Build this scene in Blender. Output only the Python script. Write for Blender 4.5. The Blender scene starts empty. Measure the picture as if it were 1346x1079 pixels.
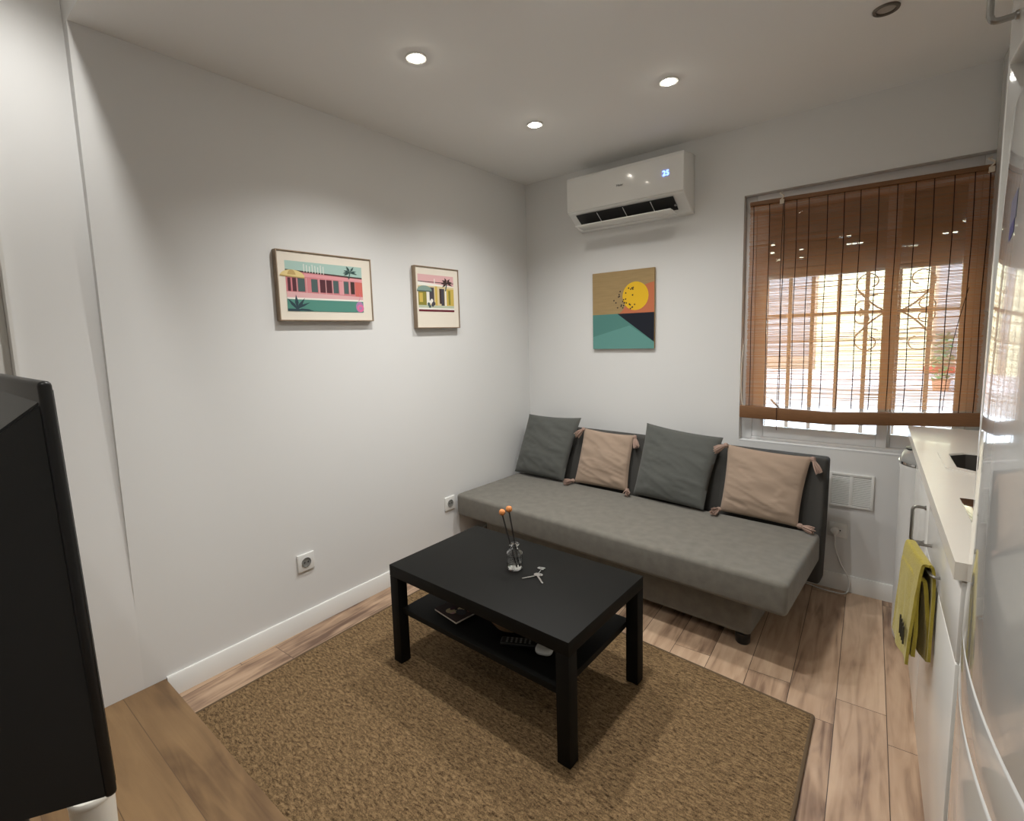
import bpy, bmesh, math, random
from math import sin, cos, radians as rad, pi
from mathutils import Vector, Matrix, noise
random.seed(7)
SC = bpy.context.scene
COL = SC.collection
H = 2.509                       # ceiling height
TH = rad(2.59)                  # the kitchen run is not quite parallel to the left wall
CT, ST = cos(TH), sin(TH)

# ------------------------------------------------------------------ materials
def mat(name, col, rough=0.5, metal=0.0, bump=0.0, bscale=200.0, var=0.0, vscale=6.0, coat=0.0, spec=0.5, stretch=None,
        emit=None, estr=0.0, trans=0.0, sheen=0.0, ior=1.45):
    m = bpy.data.materials.new(name); m.use_nodes = True
    nt = m.node_tree; N = nt.nodes; L = nt.links
    b = N['Principled BSDF']
    b.inputs['Base Color'].default_value = (*col, 1)
    b.inputs['Roughness'].default_value = rough
    b.inputs['Metallic'].default_value = metal
    b.inputs['IOR'].default_value = ior
    b.inputs['Specular IOR Level'].default_value = spec
    if coat: b.inputs['Coat Weight'].default_value = coat; b.inputs['Coat Roughness'].default_value = 0.03
    if sheen: b.inputs['Sheen Weight'].default_value = sheen; b.inputs['Sheen Roughness'].default_value = 0.6
    if trans: b.inputs['Transmission Weight'].default_value = trans
    if emit: b.inputs['Emission Color'].default_value = (*emit, 1); b.inputs['Emission Strength'].default_value = estr
    tc = None
    if bump or var:
        tc = N.new('ShaderNodeTexCoord'); mp = N.new('ShaderNodeMapping')
        L.new(tc.outputs['Object'], mp.inputs['Vector'])
        if stretch: mp.inputs['Scale'].default_value = stretch
    if var:
        n = N.new('ShaderNodeTexNoise'); n.inputs['Scale'].default_value = vscale; n.inputs['Detail'].default_value = 6
        L.new(mp.outputs['Vector'], n.inputs['Vector'])
        mx = N.new('ShaderNodeMix'); mx.data_type = 'RGBA'
        mx.inputs[6].default_value = (*[c*(1-var) for c in col], 1)
        mx.inputs[7].default_value = (*[min(1, c*(1+var)) for c in col], 1)
        L.new(n.outputs['Fac'], mx.inputs[0]); L.new(mx.outputs[2], b.inputs['Base Color'])
    if bump:
        n2 = N.new('ShaderNodeTexNoise'); n2.inputs['Scale'].default_value = bscale; n2.inputs['Detail'].default_value = 3
        L.new(mp.outputs['Vector'], n2.inputs['Vector'])
        bp = N.new('ShaderNodeBump'); bp.inputs['Strength'].default_value = bump; bp.inputs['Distance'].default_value = 0.002
        L.new(n2.outputs['Fac'], bp.inputs['Height']); L.new(bp.outputs['Normal'], b.inputs['Normal'])
    return m

def wood_planks(name, c1, c2, c3, plank_w, plank_l, rot, off=(0, 0), rough=0.42, grain=1.0, gap=(0.05, 0.03, 0.02), boff=.37):
    m = bpy.data.materials.new(name); m.use_nodes = True
    nt = m.node_tree; N = nt.nodes; L = nt.links; b = N['Principled BSDF']
    b.inputs['Roughness'].default_value = rough; b.inputs['Specular IOR Level'].default_value = 0.4
    tc = N.new('ShaderNodeTexCoord'); mp = N.new('ShaderNodeMapping'); mp.vector_type = 'POINT'
    mp.inputs['Rotation'].default_value = (0, 0, rot); mp.inputs['Location'].default_value = (off[0], off[1], 0)
    L.new(tc.outputs['Object'], mp.inputs['Vector'])
    br = N.new('ShaderNodeTexBrick'); br.offset = boff; br.offset_frequency = 2
    br.inputs['Scale'].default_value = 1.0; br.inputs['Brick Width'].default_value = plank_l; br.inputs['Row Height'].default_value = plank_w
    br.inputs['Mortar Size'].default_value = 0.0012; br.inputs['Mortar Smooth'].default_value = 0.1; br.inputs['Bias'].default_value = 0.0
    br.inputs['Color1'].default_value = (0, 0, 0, 1); br.inputs['Color2'].default_value = (1, 1, 1, 1); br.inputs['Mortar'].default_value = (.5, .5, .5, 1)
    L.new(mp.outputs['Vector'], br.inputs['Vector'])
    # per-plank offset for the grain
    sc = N.new('ShaderNodeVectorMath'); sc.operation = 'SCALE'; sc.inputs['Scale'].default_value = 17.0
    L.new(br.outputs['Color'], sc.inputs[0])
    ad = N.new('ShaderNodeVectorMath'); ad.operation = 'ADD'
    L.new(mp.outputs['Vector'], ad.inputs[0]); L.new(sc.outputs[0], ad.inputs[1])
    m2 = N.new('ShaderNodeMapping'); m2.inputs['Scale'].default_value = (1.6, 16, 1)
    L.new(ad.outputs[0], m2.inputs['Vector'])
    n1 = N.new('ShaderNodeTexNoise'); n1.inputs['Scale'].default_value = 1.6; n1.inputs['Detail'].default_value = 8; n1.inputs['Distortion'].default_value = 1.2
    L.new(m2.outputs[0], n1.inputs['Vector'])
    m3 = N.new('ShaderNodeMapping'); m3.inputs['Scale'].default_value = (2.0, 5.0, 1)
    L.new(ad.outputs[0], m3.inputs['Vector'])
    n2 = N.new('ShaderNodeTexNoise'); n2.inputs['Scale'].default_value = 1.4; n2.inputs['Detail'].default_value = 3; n2.inputs['Distortion'].default_value = .8
    L.new(m3.outputs[0], n2.inputs['Vector'])
    a = N.new('ShaderNodeMath'); a.operation = 'MULTIPLY'; a.inputs[1].default_value = 0.6 * grain; L.new(n1.outputs['Fac'], a.inputs[0])
    c = N.new('ShaderNodeMath'); c.operation = 'MULTIPLY_ADD'; c.inputs[1].default_value = 0.55; L.new(n2.outputs['Fac'], c.inputs[0]); L.new(a.outputs[0], c.inputs[2])
    s = N.new('ShaderNodeSeparateColor'); L.new(br.outputs['Color'], s.inputs[0])
    d = N.new('ShaderNodeMath'); d.operation = 'MULTIPLY_ADD'; d.inputs[1].default_value = 0.22; L.new(s.outputs[0], d.inputs[0]); L.new(c.outputs[0], d.inputs[2])
    cr = N.new('ShaderNodeValToRGB'); cr.color_ramp.elements[0].position = 0.47; cr.color_ramp.elements[0].color = (*c2, 1)
    cr.color_ramp.elements[1].position = 0.9; cr.color_ramp.elements[1].color = (*c1, 1)
    e = cr.color_ramp.elements.new(0.66); e.color = (*c3, 1)
    L.new(d.outputs[0], cr.inputs[0])
    mx = N.new('ShaderNodeMix'); mx.data_type = 'RGBA'; L.new(br.outputs['Fac'], mx.inputs[0]); L.new(cr.outputs[0], mx.inputs[6]); mx.inputs[7].default_value = (*gap, 1)
    L.new(mx.outputs[2], b.inputs['Base Color'])
    bp = N.new('ShaderNodeBump'); bp.inputs['Strength'].default_value = 0.25; bp.inputs['Distance'].default_value = 0.002
    sb = N.new('ShaderNodeMath'); sb.operation = 'SUBTRACT'; L.new(n1.outputs['Fac'], sb.inputs[0]); L.new(br.outputs['Fac'], sb.inputs[1])
    L.new(sb.outputs[0], bp.inputs['Height']); L.new(bp.outputs['Normal'], b.inputs['Normal'])
    return m

def rug_mat():
    m = bpy.data.materials.new('rug_weave'); m.use_nodes = True
    nt = m.node_tree; N = nt.nodes; L = nt.links; b = N['Principled BSDF']
    b.inputs['Roughness'].default_value = 0.9; b.inputs['Specular IOR Level'].default_value = 0.15
    tc = N.new('ShaderNodeTexCoord')
    mp = N.new('ShaderNodeMapping'); mp.inputs['Rotation'].default_value = (0, 0, rad(35)); mp.inputs['Scale'].default_value = (48, 130, 1)
    L.new(tc.outputs['Object'], mp.inputs['Vector'])
    n = N.new('ShaderNodeTexNoise'); n.inputs['Scale'].default_value = 1.0; n.inputs['Detail'].default_value = 3; n.inputs['Distortion'].default_value = 0.6
    L.new(mp.outputs[0], n.inputs['Vector'])
    n2 = N.new('ShaderNodeTexNoise'); n2.inputs['Scale'].default_value = 260; n2.inputs['Detail'].default_value = 2
    L.new(tc.outputs['Object'], n2.inputs['Vector'])
    av = N.new('ShaderNodeMath'); av.operation = 'MULTIPLY_ADD'; av.inputs[1].default_value = 0.4
    L.new(n2.outputs['Fac'], av.inputs[0])
    ml = N.new('ShaderNodeMath'); ml.operation = 'MULTIPLY'; ml.inputs[1].default_value = 0.6; L.new(n.outputs['Fac'], ml.inputs[0]); L.new(ml.outputs[0], av.inputs[2])
    cr = N.new('ShaderNodeValToRGB')
    cr.color_ramp.elements[0].position = 0.34; cr.color_ramp.elements[0].color = (.045, .025, .010, 1)
    cr.color_ramp.elements[1].position = 0.68; cr.color_ramp.elements[1].color = (.31, .205, .106, 1)
    L.new(av.outputs[0], cr.inputs[0]); L.new(cr.outputs[0], b.inputs['Base Color'])
    bp = N.new('ShaderNodeBump'); bp.inputs['Strength'].default_value = 0.8; bp.inputs['Distance'].default_value = 0.006
    L.new(av.outputs[0], bp.inputs['Height']); L.new(bp.outputs['Normal'], b.inputs['Normal'])
    return m

def glass_pane_mat(name, tint=(1, 1, 1)):
    m = bpy.data.materials.new(name); m.use_nodes = True
    nt = m.node_tree; N = nt.nodes; L = nt.links; N.remove(N['Principled BSDF'])
    o = N['Material Output']; t = N.new('ShaderNodeBsdfTransparent'); t.inputs[0].default_value = (*tint, 1)
    g = N.new('ShaderNodeBsdfGlossy'); g.inputs['Roughness'].default_value = 0.02
    f = N.new('ShaderNodeFresnel'); f.inputs[0].default_value = 1.45
    mx = N.new('ShaderNodeMixShader'); L.new(f.outputs[0], mx.inputs[0]); L.new(t.outputs[0], mx.inputs[1]); L.new(g.outputs[0], mx.inputs[2])
    L.new(mx.outputs[0], o.inputs[0]); return m

def stick_mat():
    m = mat('blind_wood', (.32, .185, .105), .6, var=.4, vscale=9, stretch=(2, 60, 60))
    nt = m.node_tree; N = nt.nodes; L = nt.links; b = N['Principled BSDF']; o = N['Material Output']
    t = N.new('ShaderNodeBsdfTranslucent'); t.inputs[0].default_value = (.88, .63, .41, 1)
    mx = N.new('ShaderNodeMixShader'); mx.inputs[0].default_value = 0.8
    L.new(b.outputs[0], mx.inputs[1]); L.new(t.outputs[0], mx.inputs[2]); L.new(mx.outputs[0], o.inputs[0]); return m

M = {}
M['wall'] = mat('wall_paint', (.755, .757, .752), .62, bump=.06, bscale=60)
M['panelwall'] = mat('white_panel_paint', (.78, .78, .775), .45, bump=.05, bscale=40)
M['ceiling'] = mat('ceiling_paint', (.88, .88, .872), .8)
M['trim'] = mat('white_trim', (.78, .775, .75), .35)
M['floor'] = wood_planks('oak_laminate', (.57, .41, .285), (.14, .08, .052), (.415, .28, .185), .151, 1.05, pi/2 - TH, off=(.88, .069), boff=.149)
M['step'] = wood_planks('platform_boards', (.29, .178, .083), (.13, .072, .032), (.215, .127, .058), .145, 1.6, 0, off=(0.2, 2.547), rough=.5, grain=.9, gap=(.12, .07, .035))
M['rug'] = rug_mat()
M['hem'] = mat('rug_hem', (.11, .073, .040), .9, bump=.5, bscale=300)
M['table'] = mat('black_brown_laminate', (.0050, .0048, .0040), .6, spec=.2)
M['sofa'] = mat('grey_sofa_fabric', (.150, .140, .119), .95, bump=.5, bscale=420, var=.30, vscale=22, sheen=.12)
M['sofa_dark'] = mat('dark_sofa_fabric', (.048, .046, .042), .95, bump=.4, bscale=420)
M['pgrey'] = mat('slate_cushion_cotton', (.080, .083, .076), .9, bump=.35, bscale=500, var=.08, vscale=30, sheen=.1)
M['pbeige'] = mat('blush_cushion_cotton', (.335, .248, .185), .9, bump=.3, bscale=500, var=.05, vscale=30, sheen=.1)
M['tassel'] = mat('tassel_yarn', (.34, .235, .19), .95)
M['black'] = mat('black_plastic', (.012, .012, .012), .35)
M['tvback'] = mat('matte_black_shell', (.016, .0165, .0165), .42, bump=.05, bscale=500)
M['screen'] = mat('dark_screen', (.008, .008, .009), .08, coat=.5)
M['white'] = mat('white_plastic', (.78, .78, .76), .3)
M['acwhite'] = mat('gloss_white_plastic', (.80, .80, .78), .16, coat=.4)
M['acdark'] = mat('dark_slot', (.02, .02, .02), .5)
M['acgrey'] = mat('grey_marking', (.22, .22, .22), .5)
M['led'] = mat('blue_led', (.05, .1, .9), .5, emit=(.12, .25, 1.0), estr=7)
M['cab'] = mat('white_cabinet_gloss', (.74, .73, .70), .22, coat=.3)
M['worktop'] = mat('cream_worktop', (.74, .70, .635), .3, var=.02, vscale=40, coat=.15)
M['fridge'] = mat('fridge_enamel', (.66, .665, .655), .12, coat=.8)
M['fgap'] = mat('grey_gasket', (.22, .22, .21), .6)
M['steel'] = mat('brushed_steel', (.33, .32, .30), .3, metal=1)
M['sinkdark'] = mat('dark_sink_bowl', (.10, .09, .08), .35)
M['hob'] = mat('black_glass_hob', (.01, .01, .01), .05, coat=1)
M['chrome'] = mat('chrome', (.75, .75, .75), .1, metal=1)
M['key'] = mat('nickel_key', (.72, .70, .67), .25, metal=1)
M['towel'] = mat('mustard_terry', (.33, .262, .024), .98, bump=1.0, bscale=260, var=.2, vscale=90, sheen=.2)
M['towelband'] = mat('olive_towel_band', (.05, .045, .03), .95)
M['glass'] = glass_pane_mat('window_glass')
M['bottle'] = mat('clear_glass', (1, 1, 1), .02, trans=1.0, ior=1.45)
M['liquid'] = mat('clear_fragrance', (.96, .95, .9), .0, trans=1.0, ior=1.34)
M['reed'] = mat('black_reed', (.012, .01, .009), .6)
M['ball'] = mat('orange_wood_ball', (.62, .24, .075), .6, var=.25, vscale=120)
M['blind'] = stick_mat()
M['blindrail'] = mat('bamboo_rail', (.20, .095, .04), .5, var=.35, vscale=12, stretch=(2, 40, 40))
M['thread'] = mat('brown_thread', (.055, .02, .012), .9)
M['cordw'] = mat('cream_cord', (.70, .62, .52), .8)
M['pvc'] = mat('white_pvc', (.80, .81, .82), .25)
M['shutter'] = mat('shutter_slats', (.62, .58, .50), .5)
M['iron'] = mat('painted_iron', (.30, .21, .15), .6)
M['facade'] = mat('cream_render', (.88, .76, .46), .9, var=.05, vscale=2)
M['plinth'] = mat('pale_plinth', (.72, .64, .62), .9, var=.1, vscale=3)
M['brownwin'] = mat('brown_shopfront', (.36, .25, .17), .7, var=.3, vscale=3)
M['darkpane'] = mat('dark_pane', (.26, .22, .20), .3)
M['redsill'] = mat('red_paint', (.62, .06, .05), .6)
M['road'] = mat('asphalt', (.46, .43, .43), .95, var=.12, vscale=2)
M['leaf'] = mat('green_leaf', (.06, .22, .09), .6, var=.3, vscale=8)
M['pot'] = mat('terracotta', (.36, .16, .09), .8)
M['frame'] = mat('oak_frame', (.29, .215, .145), .5, var=.2, vscale=20)
M['mount'] = mat('cream_mount', (.80, .74, .64), .8)
M['tan'] = mat('tan_wood_print', (.36, .25, .115), .7, var=.22, vscale=6, stretch=(1.5, 1, 14))
M['lampoff'] = mat('unlit_lamp', (.40, .37, .33), .3)
M['ringgrey'] = mat('satin_nickel_ring', (.16, .14, .12), .35, metal=.6)
M['lampon'] = mat('lit_lamp', (1, 1, 1), .5, emit=(1.0, .93, .80), estr=90)
M['sticker'] = mat('blue_sticker', (.05, .06, .22), .3)
M['stickerw'] = mat('pale_sticker', (.22, .22, .30), .3)
M['bowl'] = mat('brown_bowl_wood', (.22, .14, .075), .5, var=.2, vscale=20)
M['cup'] = mat('white_ceramic', (.86, .84, .78), .35)
M['binbody'] = mat('white_bin_plastic', (.70, .70, .69), .3)
M['binlid'] = mat('grey_bin_lid', (.34, .34, .33), .25, metal=.3)
def flat(n, c):
    g = sum(c)/3; c = [g+(x-g)*.78 for x in c]
    M[n] = mat('print_' + n, tuple(((x/255)/12.92 if x/255 <= .04045 else ((x/255+.055)/1.055)**2.4) for x in c), .7)
for n, c in dict(skyteal=(164, 202, 192), pink=(222, 122, 130), coral=(228, 100, 88), paleped=(236, 150, 158), dteal=(72, 98, 98), maroon=(92, 38, 50),
                 dbrown=(70, 45, 40), pool=(72, 146, 130), navyleaf=(36, 66, 78), palm=(48, 84, 82), ppink=(238, 100, 160), purple=(176, 120, 180),
                 umby=(236, 208, 130), umbs=(204, 168, 92), pwhite=(240, 236, 226), rose=(230, 172, 174), yellow=(218, 184, 70), olive=(150, 140, 40),
                 wine=(118, 28, 44), bgreen=(130, 160, 148), sand=(226, 204, 150), slate=(70, 66, 76), pgreen=(186, 198, 170),
                 sunyel=(255, 196, 0), sunor=(214, 108, 62), navy=(8, 16, 36), teal=(72, 138, 130), tealb=(88, 156, 148), dot=(52, 40, 30)).items(): flat(n, c)

# ------------------------------------------------------------------ geometry helpers
def NB(): return bmesh.new()
def merge(bm, src, mi=0, mx=None):
    if mx is not None: bmesh.ops.transform(src, matrix=mx, verts=src.verts)
    for f in src.faces: f.material_index = mi
    t = bpy.data.meshes.new('t'); src.to_mesh(t); src.free(); bm.from_mesh(t); bpy.data.meshes.remove(t)
def box(bm, lo, hi, bev=0.0, seg=2, mi=0, mx=None):
    s = NB(); bmesh.ops.create_cube(s, size=1)
    c = [(a+b)/2 for a, b in zip(lo, hi)]; d = [abs(b-a) for a, b in zip(lo, hi)]
    for v in s.verts: v.co = Vector((v.co.x*d[0]+c[0], v.co.y*d[1]+c[1], v.co.z*d[2]+c[2]))
    if bev: bmesh.ops.bevel(s, geom=s.edges[:], offset=min(bev, min(d)*.49), segments=seg, profile=.5, affect='EDGES', clamp_overlap=True)
    merge(bm, s, mi, mx)
def prism(bm, pts, axis, a, b, bev=0.0, seg=2, mi=0, mx=None):
    """polygon pts extruded along axis from a to b; pts are the two other coordinates in cyclic order (x: y,z  y: x,z  z: x,y)"""
    def mk(p, t): return {'x': (t, p[0], p[1]), 'y': (p[0], t, p[1]), 'z': (p[0], p[1], t)}[axis]
    s = NB(); va = [s.verts.new(mk(p, a)) for p in pts]; vb = [s.verts.new(mk(p, b)) for p in pts]; n = len(pts)
    s.faces.new(va); s.faces.new(vb[::-1])
    for i in range(n): s.faces.new((va[i], vb[i], vb[(i+1) % n], va[(i+1) % n]))
    bmesh.ops.recalc_face_normals(s, faces=s.faces[:])
    if bev: bmesh.ops.bevel(s, geom=s.edges[:], offset=bev, segments=seg, profile=.5, affect='EDGES', clamp_overlap=True)
    merge(bm, s, mi, mx)
def lathe(bm, prof, n=32, c=(0, 0, 0), mi=0, mx=None):
    s = NB(); rings = []
    for r, z in prof:
        if r < 1e-6: rings.append([s.verts.new((c[0], c[1], c[2]+z))])
        else: rings.append([s.verts.new((c[0]+r*cos(2*pi*i/n), c[1]+r*sin(2*pi*i/n), c[2]+z)) for i in range(n)])
    for A, B in zip(rings, rings[1:]):
        for i in range(n):
            j = (i+1) % n
            if len(A) == 1 and len(B) == 1: continue
            if len(A) == 1: s.faces.new((A[0], B[j], B[i]))
            elif len(B) == 1: s.faces.new((A[i], A[j], B[0]))
            else: s.faces.new((A[i], A[j], B[j], B[i]))
    merge(bm, s, mi, mx)
def tube(bm, pts, r, n=8, mi=0, caps=True):
    pts = [Vector(p) for p in pts]; s = NB(); rings = []
    rr = r if isinstance(r, (list, tuple)) else [r]*len(pts)
    up = None
    for i, p in enumerate(pts):
        t = (pts[min(i+1, len(pts)-1)] - pts[max(i-1, 0)]).normalized()
        if up is None:
            up = Vector((0, 0, 1)) if abs(t.z) < .9 else Vector((1, 0, 0))
        u = (up - t*up.dot(t))
        if u.length < 1e-5: u = t.orthogonal()
        u.normalize(); w = t.cross(u); up = u
        rings.append([s.verts.new(p + (u*cos(2*pi*k/n) + w*sin(2*pi*k/n))*rr[i]) for k in range(n)])
    for A, B in zip(rings, rings[1:]):
        for k in range(n): s.faces.new((A[k], A[(k+1) % n], B[(k+1) % n], B[k]))
    if caps: s.faces.new(rings[0][::-1]); s.faces.new(rings[-1])
    merge(bm, s, mi)
def spline(ctrl, k=8):
    P = [Vector(p) for p in ctrl]; P = [2*P[0]-P[1]] + P + [2*P[-1]-P[-2]]; out = []
    for i in range(1, len(P)-2):
        for j in range(k):
            t = j/k; a, b, c, d = P[i-1], P[i], P[i+1], P[i+2]
            out.append(.5*((2*b) + (c-a)*t + (2*a-5*b+4*c-d)*t*t + (3*b-a-3*c+d)*t**3))
    out.append(P[-2]); return out
def obj(name, bm, mats, parent=None, smooth=True, loc=(0, 0, 0), rotz=0.0, angle=35):
    me = bpy.data.meshes.new(name)
    bmesh.ops.recalc_face_normals(bm, faces=bm.faces[:])
    bm.to_mesh(me); bm.free()
    for m in (mats if isinstance(mats, (list, tuple)) else [mats]): me.materials.append(M[m] if isinstance(m, str) else m)
    if smooth:
        for p in me.polygons: p.use_smooth = True
        me.set_sharp_from_angle(angle=rad(angle))
    o = bpy.data.objects.new(name, me); COL.objects.link(o)
    o.location = loc; o.rotation_euler = (0, 0, rotz)
    if parent is not None: o.parent = parent
    return o
def tag(o, label, cat, group=None):
    o['label'] = label; o['category'] = cat
    if group: o['group'] = group
    return o
def thing(name, label, cat, loc=(0, 0, 0), rotz=0.0, group=None):
    o = bpy.data.objects.new(name, None); o.empty_display_size = .1; COL.objects.link(o)
    o.location = loc; o.rotation_euler = (0, 0, rotz)
    return tag(o, label, cat, group)
def struct(name, bm, m, parent=None, **k):
    o = obj(name, bm, m, parent, **k)
    if parent is None: o['kind'] = 'structure'
    return o
def K2W(x, y, z=0): return Vector((2.253 + x*CT - y*ST, x*ST + y*CT, z))
def text_mesh(name, s, size, m, parent, mx, extrude=.0004):
    cu = bpy.data.curves.new(name, 'FONT'); cu.body = s; cu.size = size; cu.extrude = extrude; cu.align_x = 'CENTER'; cu.align_y = 'CENTER'
    t = bpy.data.objects.new(name + '_tmp', cu); COL.objects.link(t); bpy.context.view_layer.update()
    me = bpy.data.meshes.new_from_object(t.evaluated_get(bpy.context.evaluated_depsgraph_get()))
    bpy.data.objects.remove(t); bpy.data.curves.remove(cu)
    me.transform(mx); me.materials.clear(); me.materials.append(M[m]); me.name = name
    o = bpy.data.objects.new(name, me); COL.objects.link(o); o.parent = parent; return o

# ------------------------------------------------------------------ camera
cam = bpy.data.cameras.new('camera'); co = bpy.data.objects.new('camera', cam); COL.objects.link(co)
co.location = (2.23652, -3.12333, 1.40874)
co.rotation_euler = (rad(83.58871505), rad(1.73280177), rad(39.39274467))
cam.sensor_fit = 'HORIZONTAL'; cam.sensor_width = 36; cam.lens = 656.2/1346*36
cam.shift_x = (673-651.0)/1346; cam.shift_y = (515.4-539.5)/1346
cam.clip_start = .02; cam.clip_end = 200
SC.camera = co

# ------------------------------------------------------------------ room shell
WX0, WX1, WZ0, WZ1 = 1.497, 2.52, .758, 2.141      # window opening
b = NB(); box(b, (-.3, -4.8, -.1), (3.4, 0.0, 0)); struct('floor', b, 'floor')
b = NB(); box(b, (-.3, -2.62, H), (3.4, .25, H+.42)); struct('ceiling', b, 'ceiling', smooth=False)
b = NB(); box(b, (-.3, -4.8, 2.8), (3.4, -2.62, 2.93)); struct('ceiling_rear', b, 'ceiling', smooth=False)
b = NB()
box(b, (-.3, 0, -.1), (WX0, .25, H)); box(b, (WX1, 0, -.1), (3.4, .25, H))
box(b, (WX0, 0, -.1), (WX1, .25, WZ0)); box(b, (WX0, 0, WZ1), (WX1, .25, H))
struct('wall_back', b, 'wall', smooth=False)
b = NB(); box(b, (-.3, -2.621, -.1), (0, 0, H)); struct('wall_left', b, 'wall', smooth=False)
# the stretch of left wall beyond the joint leans back a little towards its top, with a doorway further on
b = NB()
prism(b, [(0, -.1), (0, .4), (-.06, 2.81), (-.3, 2.81), (-.3, -.1)], 'y', -2.852, -2.621)
prism(b, [(-.043, 2.12), (-.06, 2.81), (-.3, 2.81), (-.3, 2.12)], 'y', -3.70, -2.852)
box(b, (-.3, -4.8, -.1), (0, -3.70, 2.81))
struct('wall_left_rear', b, 'panelwall', smooth=False)
b = NB(); box(b, (-.10, -3.69, .09), (-.062, -2.862, 2.11), .003); d1 = struct('door_1', b, 'trim')
b = NB(); box(b, (-.14, -2.862, .085), (-.001, -2.853, 2.119)); box(b, (-.14, -3.699, .085), (-.001, -3.69, 2.119)); box(b, (-.14, -3.69, 2.11), (-.001, -2.862, 2.119))
obj('door_frame', b, 'trim', d1)
b = NB(); tube(b, spline([(-.062, -3.62, 1.05), (-.02, -3.62, 1.05), (-.015, -3.58, 1.05), (-.015, -3.50, 1.05)]), .008); lathe(b, [(0, 0), (.022, 0), (.022, .006), (0, .006)], 20, mx=Matrix.Translation((-.062, -3.62, 1.05)) @ Matrix.Rotation(pi/2, 4, 'Y')); obj('door_handle', b, 'steel', d1)
b = NB(); p = [K2W(.645, .1), K2W(.645, -4.9), K2W(.95, -4.9), K2W(.95, .1)]
prism(b, [(v.x, v.y) for v in p], 'z', -.1, 2.93); struct('wall_right', b, 'wall', smooth=False)
b = NB(); box(b, (-.3, -4.9, -.1), (3.5, -4.7, 2.93)); struct('wall_rear', b, 'wall', smooth=False)
b = NB(); prism(b, [(.0005, 0), (.013, 0), (.013, .083), (.009, .089), (.0005, .089)], 'y', -2.546, -.0005); struct('baseboard_left', b, 'trim')
b = NB(); prism(b, [(-.0005, 0), (-.013, 0), (-.013, .083), (-.009, .089), (-.0005, .089)], 'x', .0135, 2.86); struct('baseboard_back', b, 'trim')
# raised platform the camera stands on
b = NB(); box(b, (.0005, -4.699, .0005), (2.86, -2.547, .085), .006, 2)
tag(obj('wooden_platform', b, 'step'), 'raised brown wooden board step at lower left, its edge meeting the rug', 'step')

# ------------------------------------------------------------------ window
Y0 = .05
b = NB()
for lo, hi in (((WX0+.001, Y0, WZ0+.001), (WX0+.056, Y0+.08, WZ1-.001)), ((WX1-.056, Y0, WZ0+.001), (WX1-.001, Y0+.08, WZ1-.001)),
               ((WX0+.056, Y0, WZ0+.001), (WX1-.056, Y0+.08, WZ0+.022)), ((WX0+.056, Y0, WZ1-.05), (WX1-.056, Y0+.08, WZ1-.001))): box(b, lo, hi, .003)
win = struct('window_1', b, 'pvc')
def sash(x0, x1, y):
    b = NB(); z0, z1 = WZ0+.022, WZ1-.05
    box(b, (x0, y, z0), (x0+.058, y+.03, z1), .004); box(b, (x1-.045, y, z0), (x1, y+.03, z1), .004)
    box(b, (x0+.058, y, z0), (x1-.045, y+.03, z0+.065), .004); box(b, (x0+.058, y, z1-.05), (x1-.045, y+.03, z1), .004)
    s = obj('window_sash', b, 'pvc', win)
    b = NB(); box(b, (x0+.05, y+.012, z0+.05), (x1-.04, y+.016, z1-.04)); obj('window_pane', b, 'glass', s, smooth=False)
sash(WX0+.056, 2.178, Y0+.008); sash(2.132, WX1-.056, Y0+.042)
b = NB(); box(b, (WX0+.001, .0, WZ0+.0005), (WX1-.001, Y0-.001, WZ0+.008), .002); obj('window_sill', b, 'pvc', win)

# roller shutter outside, half lowered, with the row of light slots between its slats
sh = thing('roller_shutter', 'roller shutter lowered over the upper third of the window behind the blind', 'shutter', (2.0, .17, 1.68))
b = NB(); holes = {1.79-1.68: (1.643, 1.757, 2.199, 2.227, 2.243), 1.835-1.68: (1.612, 1.755, 1.972, 1.997, 2.022, 2.353, 2.386), 1.88-1.68: (1.614, 1.939, 1.97, 2.421, 2.453)}
z = .0232
while z < .455:
    zt = min(z+.0385, .456)
    prism(b, [(.004, z), (-.004, z+.004), (-.007, (z+zt)/2), (-.004, zt-.004), (.004, zt)], 'x', -.50, .515)
    jz = z+.0418
    hs = [h for k, h in holes.items() if abs(k-jz) < .012]
    x = -.50
    for hx in (hs[0] if hs else ()):
        box(b, (x, -.002, zt-.001), (hx-2.0-.010, .003, z+.0455)); x = hx-2.0+.010
    box(b, (x, -.002, zt-.001), (.515, .003, z+.0455))
    z += .0455 - .0005
obj('slat', b, 'shutter', sh)
b = NB(); box(b, (-.50, -.009, .003), (.515, .009, .0245), .003); obj('bottom_bar', b, 'shutter', sh)

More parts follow.
